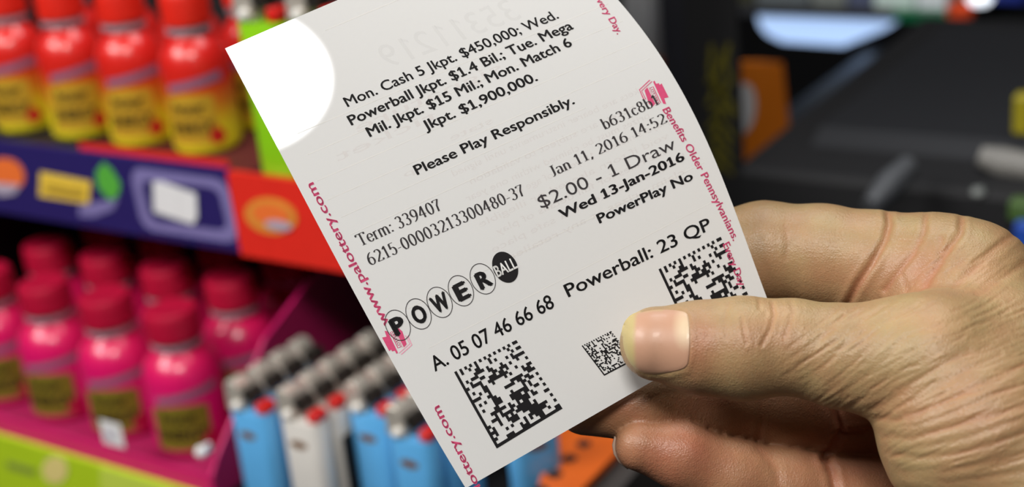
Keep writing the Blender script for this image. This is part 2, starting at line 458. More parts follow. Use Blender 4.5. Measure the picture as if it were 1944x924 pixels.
def chain_sdf(ch, k):
    D = np.full(dims, 30., np.float32)
    for a, b in zip(ch[:-1], ch[1:]):
        (pa, ra), (pb, rb) = cm(a), cm(b)
        m = max(ra, rb) + 12
        i0 = np.clip(((np.minimum(pa, pb) - m - lo) / H).astype(int), 0, dims); i1 = np.clip(((np.maximum(pa, pb) + m - lo) / H).astype(int) + 1, 0, dims)
        if (i1 <= i0).any(): continue
        sl = tuple(slice(i0[q], i1[q]) for q in range(3))
        X = ax[0][sl[0]][:, None, None]; Y = ax[1][sl[1]][None, :, None]; Z = ax[2][sl[2]][None, None, :]
        d = pb - pa; L2 = d @ d
        t = np.clip(((X - pa[0]) * d[0] + (Y - pa[1]) * d[1] + (Z - pa[2]) * d[2]) / L2, 0, 1)
        dd = np.sqrt((X - pa[0] - t * d[0]) ** 2 + (Y - pa[1] - t * d[1]) ** 2 + (Z - pa[2] - t * d[2]) ** 2) - (ra + t * (rb - ra))
        D[sl] = smin(D[sl], dd.astype(np.float32), k)
    return D
palm = np.full(dims, 30., np.float32)
for c in PALM: palm = smin(palm, chain_sdf(c, 4.), 6.)
SD = {}
tot = np.full(dims, 30., np.float32)
for nm, c in CH.items():
    SD[nm] = chain_sdf(c, 2.5)
    tot = np.minimum(tot, smin(palm, SD[nm], {'thumb': 7., 'index': 6., 'middle': 3., 'ring': 3., 'little': 3.}[nm]))
tot = np.minimum(tot, palm)
# flatten what presses the ticket: the finger pads behind it stay clear of the sheet (handled by depth above)
tot[0] = tot[-1] = 9; tot[:, 0] = tot[:, -1] = 9; tot[:, :, 0] = tot[:, :, -1] = 9

def surface_nets(D):
    s = D < 0
    nx, ny, nz = D.shape
    cnt = np.zeros((nx - 1, ny - 1, nz - 1), np.uint8)
    for a in (0, 1):
        for b in (0, 1):
            for c in (0, 1): cnt += s[a:nx - 1 + a, b:ny - 1 + b, c:nz - 1 + c]
    act = np.argwhere((cnt > 0) & (cnt < 8))
    idx = -np.ones(cnt.shape, np.int64); idx[tuple(act.T)] = np.arange(len(act))
    acc = np.zeros((len(act), 3)); num = np.zeros(len(act))
    cor = [(a, b, c) for a in (0, 1) for b in (0, 1) for c in (0, 1)]
    for p in cor:
        for q in cor:
            if sum(abs(p[k] - q[k]) for k in range(3)) != 1 or p > q: continue
            va = D[tuple((act + p).T)]; vb = D[tuple((act + q).T)]
            x = (va < 0) != (vb < 0)
            t = np.where(x, va / np.where(x, va - vb, 1), 0)
            acc += np.where(x[:, None], np.array(p) + t[:, None] * (np.array(q) - np.array(p)), 0); num += x
    V = act + acc / num[:, None]
    Fs = []
    for k in range(3):
        o = [q for q in range(3) if q != k]
        sa = [slice(1, None)] * 3
        A = s[tuple(slice(0, -1) if q == k else slice(1, -1) for q in range(3))]
        B = s[tuple(slice(1, None) if q == k else slice(1, -1) for q in range(3))]
        e = np.argwhere(A != B)
        inside = A[tuple(e.T)]
        c = e.copy(); c[:, o[0]] += 1; c[:, o[1]] += 1       # grid vertex of the edge
        def cell(d0, d1):
            w = c.copy(); w[:, o[0]] -= d0; w[:, o[1]] -= d1; return idx[tuple(w.T)]
        q = np.stack([cell(1, 1), cell(0, 1), cell(0, 0), cell(1, 0)], 1)
        flip = inside if k != 1 else ~inside
        q[~flip] = q[~flip][:, ::-1]
        Fs.append(q)
    return V, np.concatenate(Fs)
V, Q = surface_nets(tot)
V = lo + V * H
hand_me = bpy.data.meshes.new('hand')
# camera-space mm -> world metres about the hand's own origin
RWn = np.array(RW)
def to_world(v): return (np.stack([v[:, 0], v[:, 1], -v[:, 2]], 1) / 1000.) @ RWn.T + np.array(CAM)
horg = Vector(to_world(np.array([[95., -20., 335.]]))[0])
hand_me.from_pydata((to_world(V) - np.array(horg)).tolist(), [], Q.tolist()); hand_me.update()
hand = bpy.data.objects.new('hand', hand_me); COL.objects.link(hand); hand.location = horg
sm = hand.modifiers.new('smooth', 'SMOOTH'); sm.factor = .5; sm.iterations = 4
sb = hand.modifiers.new('sub', 'SUBSURF'); sb.levels = sb.render_levels = 1
dg = bpy.context.evaluated_depsgraph_get()
me2 = bpy.data.meshes.new_from_object(hand.evaluated_get(dg)); hand.modifiers.clear(); hand.data = me2; bpy.data.meshes.remove(hand_me); me2.name = 'hand'

nV = len(me2.vertices)
co = np.empty(nV * 3, np.float32); me2.vertices.foreach_get('co', co); co = co.reshape(-1, 3).astype(float)
no = np.empty(nV * 3, np.float32); me2.vertices.foreach_get('normal', no); no = no.reshape(-1, 3).astype(float)
def to_cam(w):
    c = (w + np.array(horg) - np.array(CAM)) @ RWn; return np.stack([c[:, 0], c[:, 1], -c[:, 2]], 1) * 1000.
cc = to_cam(co); nc = no @ RWn
PX = 972 + F * cc[:, 0] / cc[:, 2]; PY = 462 - F * cc[:, 1] / cc[:, 2]
if np.mean(np.sum((cc - cc.mean(0)) * np.stack([nc[:, 0], nc[:, 1], -nc[:, 2]], 1), 1)) < 0:
    me2.flip_normals(); no = -no; nc = -nc
facing = np.clip(nc[:, 2] * 2.2 + .15, 0, 1)
gi = np.clip(((cc - lo) / H).round().astype(int), 0, dims - 1)
dist = {k: SD[k][tuple(gi.T)] for k in SD}; dpalm = palm[tuple(gi.T)]
front = {'thumb': (dist['thumb'] < 2.5), 'index': (dist['index'] < 2.5) & (dist['thumb'] > 1.0), 'middle': (dist['middle'] < 1.5) & (dist['ring'] > .6), 'ring': (dist['ring'] < 1.5) & (dist['middle'] > .6)}
palmy = (dpalm < 3) | (dist['thumb'] < 2.5)
def pdist(pts):
    d = np.full(nV, 1e9)
    for (ax_, ay), (bx, by) in zip(pts[:-1], pts[1:]):
        dx, dy = bx - ax_, by - ay; t = np.clip(((PX - ax_) * dx + (PY - ay) * dy) / (dx * dx + dy * dy), 0, 1)
        d = np.minimum(d, np.hypot(PX - ax_ - t * dx, PY - ay - t * dy))
    return d
disp = np.zeros(nV)
def crease(pts, w, depth, mask):
    global disp
    x = pdist(pts) / w
    # the fold line with a small swelling on either side
    depth *= .62
    disp += -depth * np.exp(-x * x) * mask * facing + .28 * depth * np.exp(-((x - 2.1) / 1.0) ** 2) * mask * facing
th = front['thumb'].astype(float); ix = (front['index'] | ((dpalm < 3) & (dist['thumb'] > 3.2) & (PY < 640))).astype(float)
md = front['middle'].astype(float); rg = front['ring'].astype(float); tp = palmy.astype(float)
# thumb knuckle creases
crease([(1408, 604), (1412, 630), (1418, 652)], 3.5, .30, th)
crease([(1466, 574), (1470, 598), (1462, 625), (1446, 655)], 4, .34, th)
crease([(1440, 560), (1442, 585)], 4, .25, th)
crease([(1384, 575), (1376, 600), (1380, 640)], 5, .16, th)
crease([(1500, 566), (1506, 592), (1490, 640)], 5, .22, th)
# long slanting folds over the base of the thumb
FOLDS = [
 ([(1663, 795), (1700, 797), (1760, 778), (1830, 745), (1890, 716), (1944, 690)], 8, .75),
 ([(1672, 828), (1730, 832), (1800, 812), (1880, 788), (1944, 770)], 8, .70),
 ([(1690, 862), (1750, 870), (1840, 856), (1944, 822)], 8, .6),
 ([(1708, 895), (1790, 897), (1880, 880), (1944, 862)], 9, .45),
 ([(1655, 778), (1690, 760), (1740, 722), (1790, 690), (1840, 664)], 8, .5),
 ([(1700, 775), (1770, 735), (1830, 706), (1900, 672)], 6, .35),
 ([(1760, 800), (1840, 770), (1930, 730)], 6, .32), ([(1740, 850), (1830, 832), (1940, 795)], 6, .3),
 ([(1600, 750), (1640, 715), (1690, 672), (1720, 640)], 7, .28), ([(1570, 740), (1610, 700), (1650, 660)], 7, .24),
 ([(1530, 735), (1570, 690), (1615, 640)], 7, .22), ([(1490, 720), (1530, 680), (1575, 625), (1600, 600)], 7, .2),
 ([(1640, 690), (1690, 640), (1720, 610)], 6, .18), ([(1560, 640), (1600, 600)], 6, .16), ([(1530, 620), (1560, 590)], 5, .16),
 ([(1620, 770), (1650, 745), (1690, 710)], 6, .3), ([(1720, 905), (1800, 915), (1944, 895)], 8, .35)]
for p_, w_, d_ in FOLDS: crease(p_, w_ * .8, d_ * .55, tp)
rf = np.random.default_rng(4)
for k in range(190):                               # finer parallel lines between the folds
    x0 = rf.uniform(1480, 1930); y0 = rf.uniform(590, 900); L_ = rf.uniform(40, 120); sl = rf.uniform(-.85, -.55) if x0 < 1680 else rf.uniform(-.55, -.25)
    crease([(x0, y0), (x0 + L_ * .5, y0 + sl * L_ * .5 + 3), (x0 + L_, y0 + sl * L_)], rf.uniform(2.2, 3.6), rf.uniform(.07, .16), tp)
# index finger: joint crease and the folds of the web
crease([(1686, 398), (1688, 425), (1680, 455), (1655, 500), (1628, 540), (1604, 588)], 7, 1.1, ix)
crease([(1758, 404), (1754, 440), (1735, 480), (1702, 520), (1680, 550)], 6, .55, ix)
crease([(1826, 412), (1824, 440), (1800, 475), (1770, 520), (1742, 572)], 7, .8, ix)
crease([(1788, 452), (1784, 480), (1800, 470)], 6, .4, ix)
crease([(1690, 456), (1720, 456), (1750, 458)], 4, .2, ix)
crease([(1930, 440), (1880, 480), (1830, 525), (1788, 566)], 7, .45, ix)
crease([(1944, 500), (1890, 535), (1830, 570)], 7, .35, ix)
crease([(1712, 520), (1722, 550), (1718, 575)], 5, .2, ix)
crease([(1492, 430), (1497, 465), (1492, 490)], 6, .16, ix)
for k in range(50):
    x0 = rf.uniform(1800, 1940); y0 = rf.uniform(450, 600); L_ = rf.uniform(40, 90)
    crease([(x0, y0), (x0 - L_, y0 + L_ * .75)], rf.uniform(2.2, 3.2), rf.uniform(.07, .14), ix)
# middle and ring joints
allm = ((dist['middle'] < 2) | (dist['ring'] < 2) | (dpalm < 2)).astype(float) * (dist['thumb'] > 2.5)
crease([(1585, 755), (1590, 790), (1598, 815), (1580, 850), (1565, 868)], 7, 1.2, allm)
crease([(1600, 822), (1640, 820), (1670, 805)], 6, .7, allm)
crease([(1567, 866), (1580, 895), (1588, 935)], 8, 1.2, allm)
crease([(1443, 760), (1446, 800), (1440, 835)], 6, .25, md); crease([(1440, 850), (1475, 890), (1480, 930)], 8, .25, rg)
# nail bed: the skin dips under the thumbnail and stands up round its rim
NAIL = [(1183, 612), (1200, 594), (1232, 586), (1270, 586), (1300, 590), (1309, 602), (1312, 640), (1310, 680), (1302, 700), (1270, 709), (1238, 713), (1212, 707), (1192, 688), (1181, 660), (1178, 636)]
rim = [(1232, 584), (1270, 583), (1303, 587), (1313, 602), (1316, 640), (1313, 682), (1304, 703), (1270, 713), (1236, 717)]
disp += .20 * np.exp(-(pdist(rim) / 7) ** 2) * th * facing
co2 = co + no * (disp[:, None] / 1000.)
me2.vertices.foreach_set('co', co2.astype(np.float32).ravel()); me2.update()
me2.polygons.foreach_set('use_smooth', np.ones(len(me2.polygons), bool))

# skin tint per vertex: redder pads and knuckles, paler folds
def blob(x, y, rx, ry): return np.exp(-((PX - x) / rx) ** 2 - ((PY - y) / ry) ** 2)
base = np.array(s2l((160, 136, 101))[:3]); red = np.array(s2l((164, 112, 88))[:3]); pale = np.array(s2l((178, 150, 112))[:3]); deep = np.array(s2l((144, 86, 70))[:3])
w_red = .75 * th * blob(1325, 650, 40, 70) + .45 * th * blob(1430, 640, 60, 40) + .35 * ix * blob(1560, 540, 160, 60) + .30 * tp * blob(1850, 760, 160, 90)
w_red += .7 * np.clip((2.5 - np.minimum(dist['middle'], dist['ring'])) / 2, 0, 1) * np.clip((PY - 700) / 60, 0, 1) * np.clip((dist['thumb'] - .5) / 3, 0, 1)
w_red += .35 * ((dist['ring'] < 1.5) * blob(1290, 870, 90, 60))
w_red += .5 * ix * blob(1750, 530, 60, 50)
w_deep = .6 * blob(1640, 860, 80, 80) * np.clip((dist['thumb'] - 1) / 3, 0, 1)
w_pale = .6 * th * blob(1470, 590, 60, 30) + .5 * ix * blob(1880, 530, 70, 60) + .5 * tp * blob(1760, 600, 120, 50) + .5 * th * blob(1215, 700, 40, 40)
wr = np.clip(w_red, 0, 1)[:, None]; wp = np.clip(w_pale, 0, 1)[:, None]; wd = np.clip(w_deep, 0, 1)[:, None]
colr = base * (1 - wp) + pale * wp; colr = colr * (1 - wr) + red * wr; colr = colr * (1 - wd) + deep * wd
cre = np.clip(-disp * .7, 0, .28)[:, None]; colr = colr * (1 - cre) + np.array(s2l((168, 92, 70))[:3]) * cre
at = me2.color_attributes.new('tint', 'FLOAT_COLOR', 'POINT')
at.data.foreach_set('color', np.concatenate([colr, np.ones((nV, 1))], 1).astype(np.float32).ravel())

def skin_mat():
    m = bpy.data.materials.new('skin'); m.use_nodes = True; nt = m.node_tree; N = nt.nodes; L = nt.links; b = N['Principled BSDF']
    a = N.new('ShaderNodeAttribute'); a.attribute_name = 'tint'
    tc = N.new('ShaderNodeTexCoord')
    n1 = N.new('ShaderNodeTexNoise'); n1.inputs['Scale'].default_value = 260; n1.inputs['Detail'].default_value = 5
    L.new(tc.outputs['Object'], n1.inputs['Vector'])
    mr = N.new('ShaderNodeMapRange'); mr.inputs['To Min'].default_value = .86; mr.inputs['To Max'].default_value = 1.12; L.new(n1.outputs['Fac'], mr.inputs['Value'])
    mx = N.new('ShaderNodeMix'); mx.data_type = 'RGBA'; mx.blend_type = 'MULTIPLY'; mx.inputs[0].default_value = 1
    n3 = N.new('ShaderNodeTexNoise'); n3.inputs['Scale'].default_value = 90; n3.inputs['Detail'].default_value = 3; L.new(tc.outputs['Object'], n3.inputs['Vector'])
    rp = N.new('ShaderNodeValToRGB'); rp.color_ramp.elements[0].position = .35; rp.color_ramp.elements[1].position = .65
    rp.color_ramp.elements[0].color = (1.0, .86, .80, 1); rp.color_ramp.elements[1].color = (1.0, 1.0, .90, 1); L.new(n3.outputs['Fac'], rp.inputs[0])
    mm = N.new('ShaderNodeMix'); mm.data_type = 'RGBA'; mm.blend_type = 'MULTIPLY'; mm.inputs[0].default_value = 1
    L.new(a.outputs['Color'], mx.inputs[6]); L.new(mr.outputs[0], mx.inputs[7]); L.new(mx.outputs[2], mm.inputs[6]); L.new(rp.outputs[0], mm.inputs[7]); L.new(mm.outputs[2], b.inputs['Base Color'])
    b.inputs['Roughness'].default_value = .42; b.inputs['Specular IOR Level'].default_value = .45
    b.inputs['Subsurface Weight'].default_value = .18; b.inputs['Subsurface Radius'].default_value = (.0030, .0012, .0006); b.inputs['Subsurface Scale'].default_value = 1.0
    vo = N.new('ShaderNodeTexVoronoi'); vo.inputs['Scale'].default_value = 1500; vo.feature = 'DISTANCE_TO_EDGE'; L.new(tc.outputs['Object'], vo.inputs['Vector'])
    n2 = N.new('ShaderNodeTexNoise'); n2.inputs['Scale'].default_value = 1100; n2.inputs['Detail'].default_value = 3; L.new(tc.outputs['Object'], n2.inputs['Vector'])
    ad = N.new('ShaderNodeMath'); ad.operation = 'ADD'; L.new(vo.outputs['Distance'], ad.inputs[0]); L.new(n2.outputs['Fac'], ad.inputs[1])
    bp = N.new('ShaderNodeBump'); bp.inputs['Strength'].default_value = .5; bp.inputs['Distance'].default_value = .00022
    L.new(ad.outputs[0], bp.inputs['Height']); L.new(bp.outputs['Normal'], b.inputs['Normal'])
    return m
hand.data.materials.clear(); hand.data.materials.append(skin_mat())
tag(hand, 'bare right hand reaching in from the right, pinching the ticket under its thumb', 'hand')

# thumbnail: a curved plate laid on the thumb
bvh = BVHTree.FromPolygons([tuple(v) for v in (co2 + np.array(horg))], [tuple(p.vertices) for p in me2.polygons])
def hit(px, py):
    r = ray(px, py).normalized(); h = bvh.ray_cast(CAM, r); return h[0], h[1]
def nail_mat():
    m = mat('nail', (226, 168, 150), .40, noise=.03, scale=400, coat=.08)
    nt = m.node_tree; N = nt.nodes; L = nt.links; b = N['Principled BSDF']
    a = N.new('ShaderNodeAttribute'); a.attribute_name = 'tint'
    for l in list(b.inputs['Base Color'].links): L.remove(l)
    L.new(a.outputs['Color'], b.inputs['Base Color'])
    tc = N.new('ShaderNodeTexCoord'); mp = N.new('ShaderNodeMapping')
    mp.inputs['Rotation'].default_value = (0, 0, 0); wv = N.new('ShaderNodeTexNoise'); wv.inputs['Scale'].default_value = 500
    L.new(tc.outputs['Generated'], mp.inputs[0]); mp.inputs['Scale'].default_value = (.02, .02, .5); L.new(mp.outputs[0], wv.inputs['Vector'])
    bp = N.new('ShaderNodeBump'); bp.inputs['Strength'].default_value = .15; bp.inputs['Distance'].default_value = .0002
    L.new(wv.outputs['Fac'], bp.inputs['Height']); L.new(bp.outputs['Normal'], b.inputs['Normal'])
    return m
M_nail = nail_mat()
def grow_nail():
    cx, cy = 1248, 649; n = len(NAIL); rings = 14; K = 96
    # resample the outline smoothly
    pts = []
    for k in range(K):
        t = k / K * n; i = int(t) % n; f_ = t - int(t)
        p0, p1, p2, p3 = [np.array(NAIL[(i + d) % n], float) for d in (-1, 0, 1, 2)]
        pts.append(.5 * ((2 * p1) + (-p0 + p2) * f_ + (2 * p0 - 5 * p1 + 4 * p2 - p3) * f_ ** 2 + (-p0 + 3 * p1 - 3 * p2 + p3) * f_ ** 3))
    vs = []; cols = []
    pink = np.array(s2l((180, 138, 113))[:3]); edge = np.array(s2l((178, 160, 108))[:3]); luna = np.array(s2l((204, 180, 148))[:3])
    h0, n0 = hit(cx, cy)
    def surf(px, py, f_):
        h, nn = hit(px, py)
        if h is None or (h - CAM).length > .345: h = P(px, py, .3265); nn = NC
        lift = .00045 if f_ < .985 else -.0003
        # flatten the plate a little compared with the flesh
        return h + NC * lift
    vs.append(surf(cx, cy, 0)); cols.append(pink)
    for j in range(1, rings + 1):
        f_ = (j / rings) ** .8
        for p in pts:
            q = np.array([cx, cy]) * (1 - f_) + p * f_
            vs.append(surf(q[0], q[1], f_))
            we = np.clip((1208 + .0009 * (q[1] - 650) ** 2 - q[0]) / 8, 0, 1)
            we = max(we, np.clip((f_ - .93) / .05, 0, 1) * (q[0] < 1262))
            wl = np.clip(1 - np.hypot((q[0] - 1300) / 26, (q[1] - 622) / 48), 0, 1) * 1.3
            c = pink * (1 - min(wl, 1)) + luna * min(wl, 1); cols.append(c * (1 - we) + edge * we)
    fs = [(0, 1 + k, 1 + (k + 1) % K) for k in range(K)]
    for j in range(rings - 1):
        a0 = 1 + j * K; b0 = a0 + K
        fs += [(a0 + k, b0 + k, b0 + (k + 1) % K, a0 + (k + 1) % K) for k in range(K)]
    o = MB().add([v - horg for v in vs], fs).build('thumbnail', M_nail, hand, smooth=True)
    a = o.data.color_attributes.new('tint', 'FLOAT_COLOR', 'POINT')
    a.data.foreach_set('color', np.concatenate([np.array(cols), np.ones((len(cols), 1))], 1).astype(np.float32).ravel())
    smo = o.modifiers.new('smooth', 'SMOOTH'); smo.iterations = 6; smo.factor = .5
    o['label'] = 'short pinkish thumbnail with a yellowish free edge'
    return o
grow_nail()
# fingernail of the ring finger: only its rim shows past the fingertip
ov = [(1200, 796), (1180, 806), (1168, 824), (1163, 845), (1166, 862), (1176, 878), (1192, 890)]
iv = [(1212, 800), (1196, 810), (1184, 826), (1180, 845), (1183, 860), (1190, 872), (1202, 884)]
vs = [P(x, y, .3435) - horg for x, y in ov] + [P(x, y, .3400 + .004) - horg for x, y in iv] + [P(x + 30, y, .3475) - horg for x, y in iv]
n = len(ov); fs = [(i, i + 1, n + i + 1, n + i) for i in range(n - 1)] + [(n + i, n + i + 1, 2 * n + i + 1, 2 * n + i) for i in range(n - 1)]
fn = MB().add(vs, fs).build('fingernail', mat('fingernail rim', (186, 156, 136), .35, coat=.2), hand, smooth=True)
so = fn.modifiers.new('solid', 'SOLIDIFY'); so.thickness = .0005
fn['label'] = 'pale rim of the ring fingernail'

# ------------------------------------------------------------------ SHELF RACK at the left
YS = P(445, 400, .70).y; YL = P(180, 871, .74).y                                     # front plane of the shelf edges
M_dark = mat('dark painted shelf', (30, 26, 34), .5); M_back = mat('black back panel', (12, 11, 14), .7)
M_navy = mat('navy label strip', (36, 26, 92), .7, spec=.2); M_red = mat('red label strip', (222, 42, 30), .45)
M_lilac = mat('lilac outline', (122, 114, 168), .5); M_sticker = mat('white sticker', (226, 226, 228), .5)
M_yel = mat('yellow label', (232, 196, 66), .5); M_green = mat('green leaf mark', (84, 170, 60), .5); M_org = mat('orange mark', (232, 112, 48), .5)
M_grey = mat('pale grey mark', (170, 160, 180), .5); M_gold = mat('gold mark', (214, 140, 52), .5)
M_maroon = mat('maroon carton', (160, 26, 82), .5); M_pinkc = mat('pink carton', (206, 26, 104), .42); M_lime = mat('lime label strip', (176, 206, 34), .45)
zU = onY(300, 300, YS).z                                    # around the top of the upper strip

def px_poly(pts, Y, t, name, m, parent, org=Vector((0, 0, 0)), fn=onY):
    return MB().prism([fn(x, y, Y) - org for x, y in pts], t).build(name, m, parent)
def strip(name, pts, m, thick=.003):
    o = onY(*pts[0], YS); e = empty(name, o)
    px_poly(pts, YS, (0, thick, 0), 'strip', m, e, o); return e, o

# upper label strip (navy + red end piece)
top0, bot0 = onY(445, 325, YS).z, onY(445, 477, YS).z
x_l = onY(-260, 300, YS).x; x_b = onY(445, 400, YS).x; x_r = onY(760, 450, YS).x
sl = empty('shelf_label_strip', (x_b, YS, bot0)); so_ = Vector((x_b, YS, bot0))
tag(sl, 'navy shelf label strip with coloured logos and a lilac outlined box, under the red bottles', 'label strip')
MB().box(x_l - x_b, 0, 0, .003, 0, top0 - bot0).build('strip', M_navy, sl)
MARK = YS - .0004
def mark(pts, name, m, parent, org, Y=MARK): return px_poly(pts, Y, (0, .0003, 0), name, m, parent, org)
def ellipse_px(cx, cy, a, b, ang=0, n=28): return oval(cx, cy, a, b, math.radians(ang), n)
mark(ellipse_px(8, 334, 38, 34, 10), 'round_logo', M_org, sl, so_); mark([(-30, 345), (38, 352), (28, 368), (4, 372), (-26, 362)], 'round_logo', M_grey, sl, so_, MARK - .0004)
mark([(76, 326), (172, 345), (168, 387), (74, 372)], 'yellow_logo', M_yel, sl, so_)
M_dkyel = mat('dark yellow bars', (150, 120, 40), .5)
mark([(84, 348), (160, 361), (159, 367), (84, 354)], 'yellow_logo', M_dkyel, sl, so_, MARK - .0004); mark([(88, 360), (156, 371), (155, 377), (88, 366)], 'yellow_logo', M_dkyel, sl, so_, MARK - .0004)
mark([(196, 308), (212, 322), (228, 348), (226, 366), (212, 382), (196, 368), (184, 352), (182, 326)], 'leaf_logo', M_green, sl, so_)
mark([(150, 392), (176, 384), (214, 380), (226, 374), (214, 398), (178, 412), (150, 410)], 'leaf_logo', M_lilac, sl, so_)
fo = [(262, 318), (408, 338), (424, 346), (434, 362), (450, 440), (446, 456), (430, 460), (290, 438), (276, 430), (266, 414), (250, 342), (252, 326)]
cxm, cym = 350, 389
fi = [(cxm + (x - cxm) * .80, cym + (y - cym) * .66) for x, y in fo]; n = len(fo)
vsf = [onY(x, y, MARK) - so_ for x, y in fo + fi]
MB().add(vsf, [(i, (i + 1) % n, n + (i + 1) % n, n + i) for i in range(n)]).build('outlined_box', M_lilac, sl)
mark([(290, 345), (304, 344), (372, 368), (374, 412), (366, 426), (292, 402)], 'white_sticker', M_sticker, sl, so_, MARK - .0004)
sr = empty('shelf_label_strip', (x_b, YS, bot0)); tag(sr, 'plain red shelf label strip with one oval emblem, touching the ticket edge', 'label strip')
MB().box(.0003, x_r - x_b, -.0012, .003, -.001, top0 - bot0 - .0005).build('strip', M_red, sr)
Yr = YS - .0016
mark(ellipse_px(514, 410, 50, 34, 12), 'oval_emblem', M_gold, sr, so_, Yr); mark(ellipse_px(514, 408, 36, 20, 12), 'oval_emblem', M_org, sr, so_, Yr - .0004)
mark(ellipse_px(528, 428, 26, 9, 10), 'oval_emblem', M_grey, sr, so_, Yr - .0008)

# lime strip at the bottom left
lt = onY(180, 881, YL).z; lb = lt - .045
x_ll = onY(-260, 800, YL).x; x_e = onY(372, 925, YL).x
sg = empty('shelf_label_strip', (x_e, YL, lb)); so2 = Vector((x_e, YL, lb)); tag(sg, 'lime green shelf label strip below the pink tray, in the lower left corner', 'label strip')
MB().box(x_ll - x_e, 0, 0, .003, 0, lt - lb).build('strip', M_lime, sg)
mark(ellipse_px(104, 892, 24, 26, 0), 'round_logo', mat('pale yellow mark', (224, 206, 130), .5), sg, so2, YL - .0004)
mark([(12, 874), (66, 890), (66, 904), (12, 888)], 'worded_logo', mat('olive lettering', (132, 150, 60), .5), sg, so2, YL - .0004)
mark([(190, 886), (330, 928), (330, 960), (190, 930)], 'pale_panel', mat('pale lime panel', (196, 216, 80), .5), sg, so2, YL - .0004)

# rack: boards and panels
zLow = lt - .003                                            # surface of the lower shelf
zUp = top0 - .008
rx0, rx1 = x_l - .05, onX(0, 0, 0).x
rx1 = x_r + .012
rk = empty('display_rack', (x_b, YS, 0)); ro = Vector((x_b, YS, 0))
tag(rk, 'dark shop display rack carrying the bottles and label strips', 'display rack')
def rb(name, x0, x1, y0, y1, z0, z1, m): return MB().box(x0 - ro.x, x1 - ro.x, y0 - ro.y, y1 - ro.y, z0, z1).build(name, m, rk)
rb('shelf_board', x_l, x_r, YS + .004, YS + .20, zUp - .014, zUp, M_dark)
rb('back_panel', x_l, x_r, YS + .205, YS + .211, zLow - .014, zUp + .20, M_back)
rb('side_panel', x_l - .006, x_l, YS + .004, YS + .206, zLow - .1, zUp + .20, M_back)
rb('base_panel', x_l + .02, x_l + .22, YS + .06, YS + .18, 0, zLow - .014, M_back)

# ------------------------------------------------------------------ bottles
def wrap(vs, R, a_c, z0, w, h):
    x0 = min(v[0] for v in vs); x1 = max(v[0] for v in vs)
    out = []
    for x, y in vs:
        a = a_c + (((x - x0) / (x1 - x0)) - .5) * w / R
        out.append((R * math.cos(a), R * math.sin(a), z0 + y / .72 * h))
    return out
M_olive = mat('olive label block', (120, 110, 30), .45); M_letter = mat('dark lettering', (34, 28, 14), .5); M_mauve = mat('mauve banner', (134, 98, 124), .4)
M_silver = mat('silver neck band', (176, 170, 182), .3, metal=.5)
def patch(R, a0, a1, z0f, z1f, n=16):
    vs = []
    for i in range(n + 1):
        a = a0 + (a1 - a0) * i / n; t = i / n
        vs += [(R * math.cos(a), R * math.sin(a), z0f(t)), (R * math.cos(a), R * math.sin(a), z1f(t))]
    return vs, [(2 * i, 2 * i + 2, 2 * i + 3, 2 * i + 1) for i in range(n)]
def make_bottle(label, body_m, cap_m, block_m, accent):
    R = .0185
    root = empty('drink_bottle'); tag(root, label, 'bottle')
    MB().lathe([(.0150, 0), (.0172, .0008), (.0183, .003), (R, .006), (R, .047), (.0180, .052), (.0165, .0575), (.0135, .062), (.0110, .0645), (.0100, .066), (.0100, .074)], 48).build('body', body_m, root, smooth=True)
    MB().lathe([(.0112, .0668), (.0119, .0674), (.0119, .0700), (.0112, .0706)], 40).build('neck_band', M_silver, root, smooth=True)
    capb = MB(); prof = [(.0116, .0716), (.0125, .0720), (.0125, .0885), (.0120, .0898), (.0110, .0903), (.0102, .0898), (.0, .0896)]
    capb.lathe(prof, 60, cap=False)
    for i in range(30):
        a = 2 * PI * i / 30; c, s = math.cos(a), math.sin(a); r0, r1, w = .0124, .0128, .0005
        q = [(r * c - k * w * s, r * s + k * w * c, z) for z in (.0735, .0870) for r in (r0, r1) for k in (-1, 1)]
        capb.add(q, [(0, 1, 3, 2), (4, 6, 7, 5), (2, 3, 7, 6), (0, 2, 6, 4), (1, 5, 7, 3)])
    capb.build('cap', cap_m, root, smooth=True)
    ac = math.radians(-58)
    v, f = patch(R + .00012, ac - .75, ac + .75, lambda t: .006 + .0 * t, lambda t: .0335 + .002 * math.sin(PI * t)); MB().add(v, f).build('label_block', block_m, root, smooth=True)
    v, f = patch(R + .00022, ac - .55, ac + 1.1, lambda t: .0365 + .005 * t, lambda t: .041 + .0058 * t); MB().add(v, f).build('banner', M_mauve, root, smooth=True)
    for body, z, h, w in (('hour', .0245, .0070, .018), ('ENERGY', .0125, .0080, .024)):
        vs, fs = text_mesh(body, .03)
        MB().add(wrap(vs, R + .0003, ac, z, w, h), fs).build('lettering', M_letter, root)
    v, f = patch(R + .0003, ac + .45, ac + .95, lambda t: .005 + .004 * abs(2 * t - 1), lambda t: .017 - .006 * abs(2 * t - 1)); MB().add(v, f).build('fruit_mark', accent, root, smooth=True)
    return root
M_redbody = gradient_mat('red to yellow sleeve', [(0, (226, 214, 30)), (.22, (222, 196, 34)), (.40, (206, 120, 30)), (.58, (205, 38, 28)), (1, (214, 24, 24))])
M_pinkbody = gradient_mat('pink sleeve', [(0, (196, 10, 92)), (.5, (216, 22, 112)), (1, (214, 24, 78))])
red_b = make_bottle('', M_redbody, mat('red cap', (222, 40, 26), .35), mat('gold label block', (190, 150, 40), .4), mat('red berry mark', (190, 30, 26), .4))
pink_b = make_bottle('', M_pinkbody, mat('crimson cap', (178, 16, 54), .38), M_olive, mat('crimson berry mark', (170, 14, 60), .4))

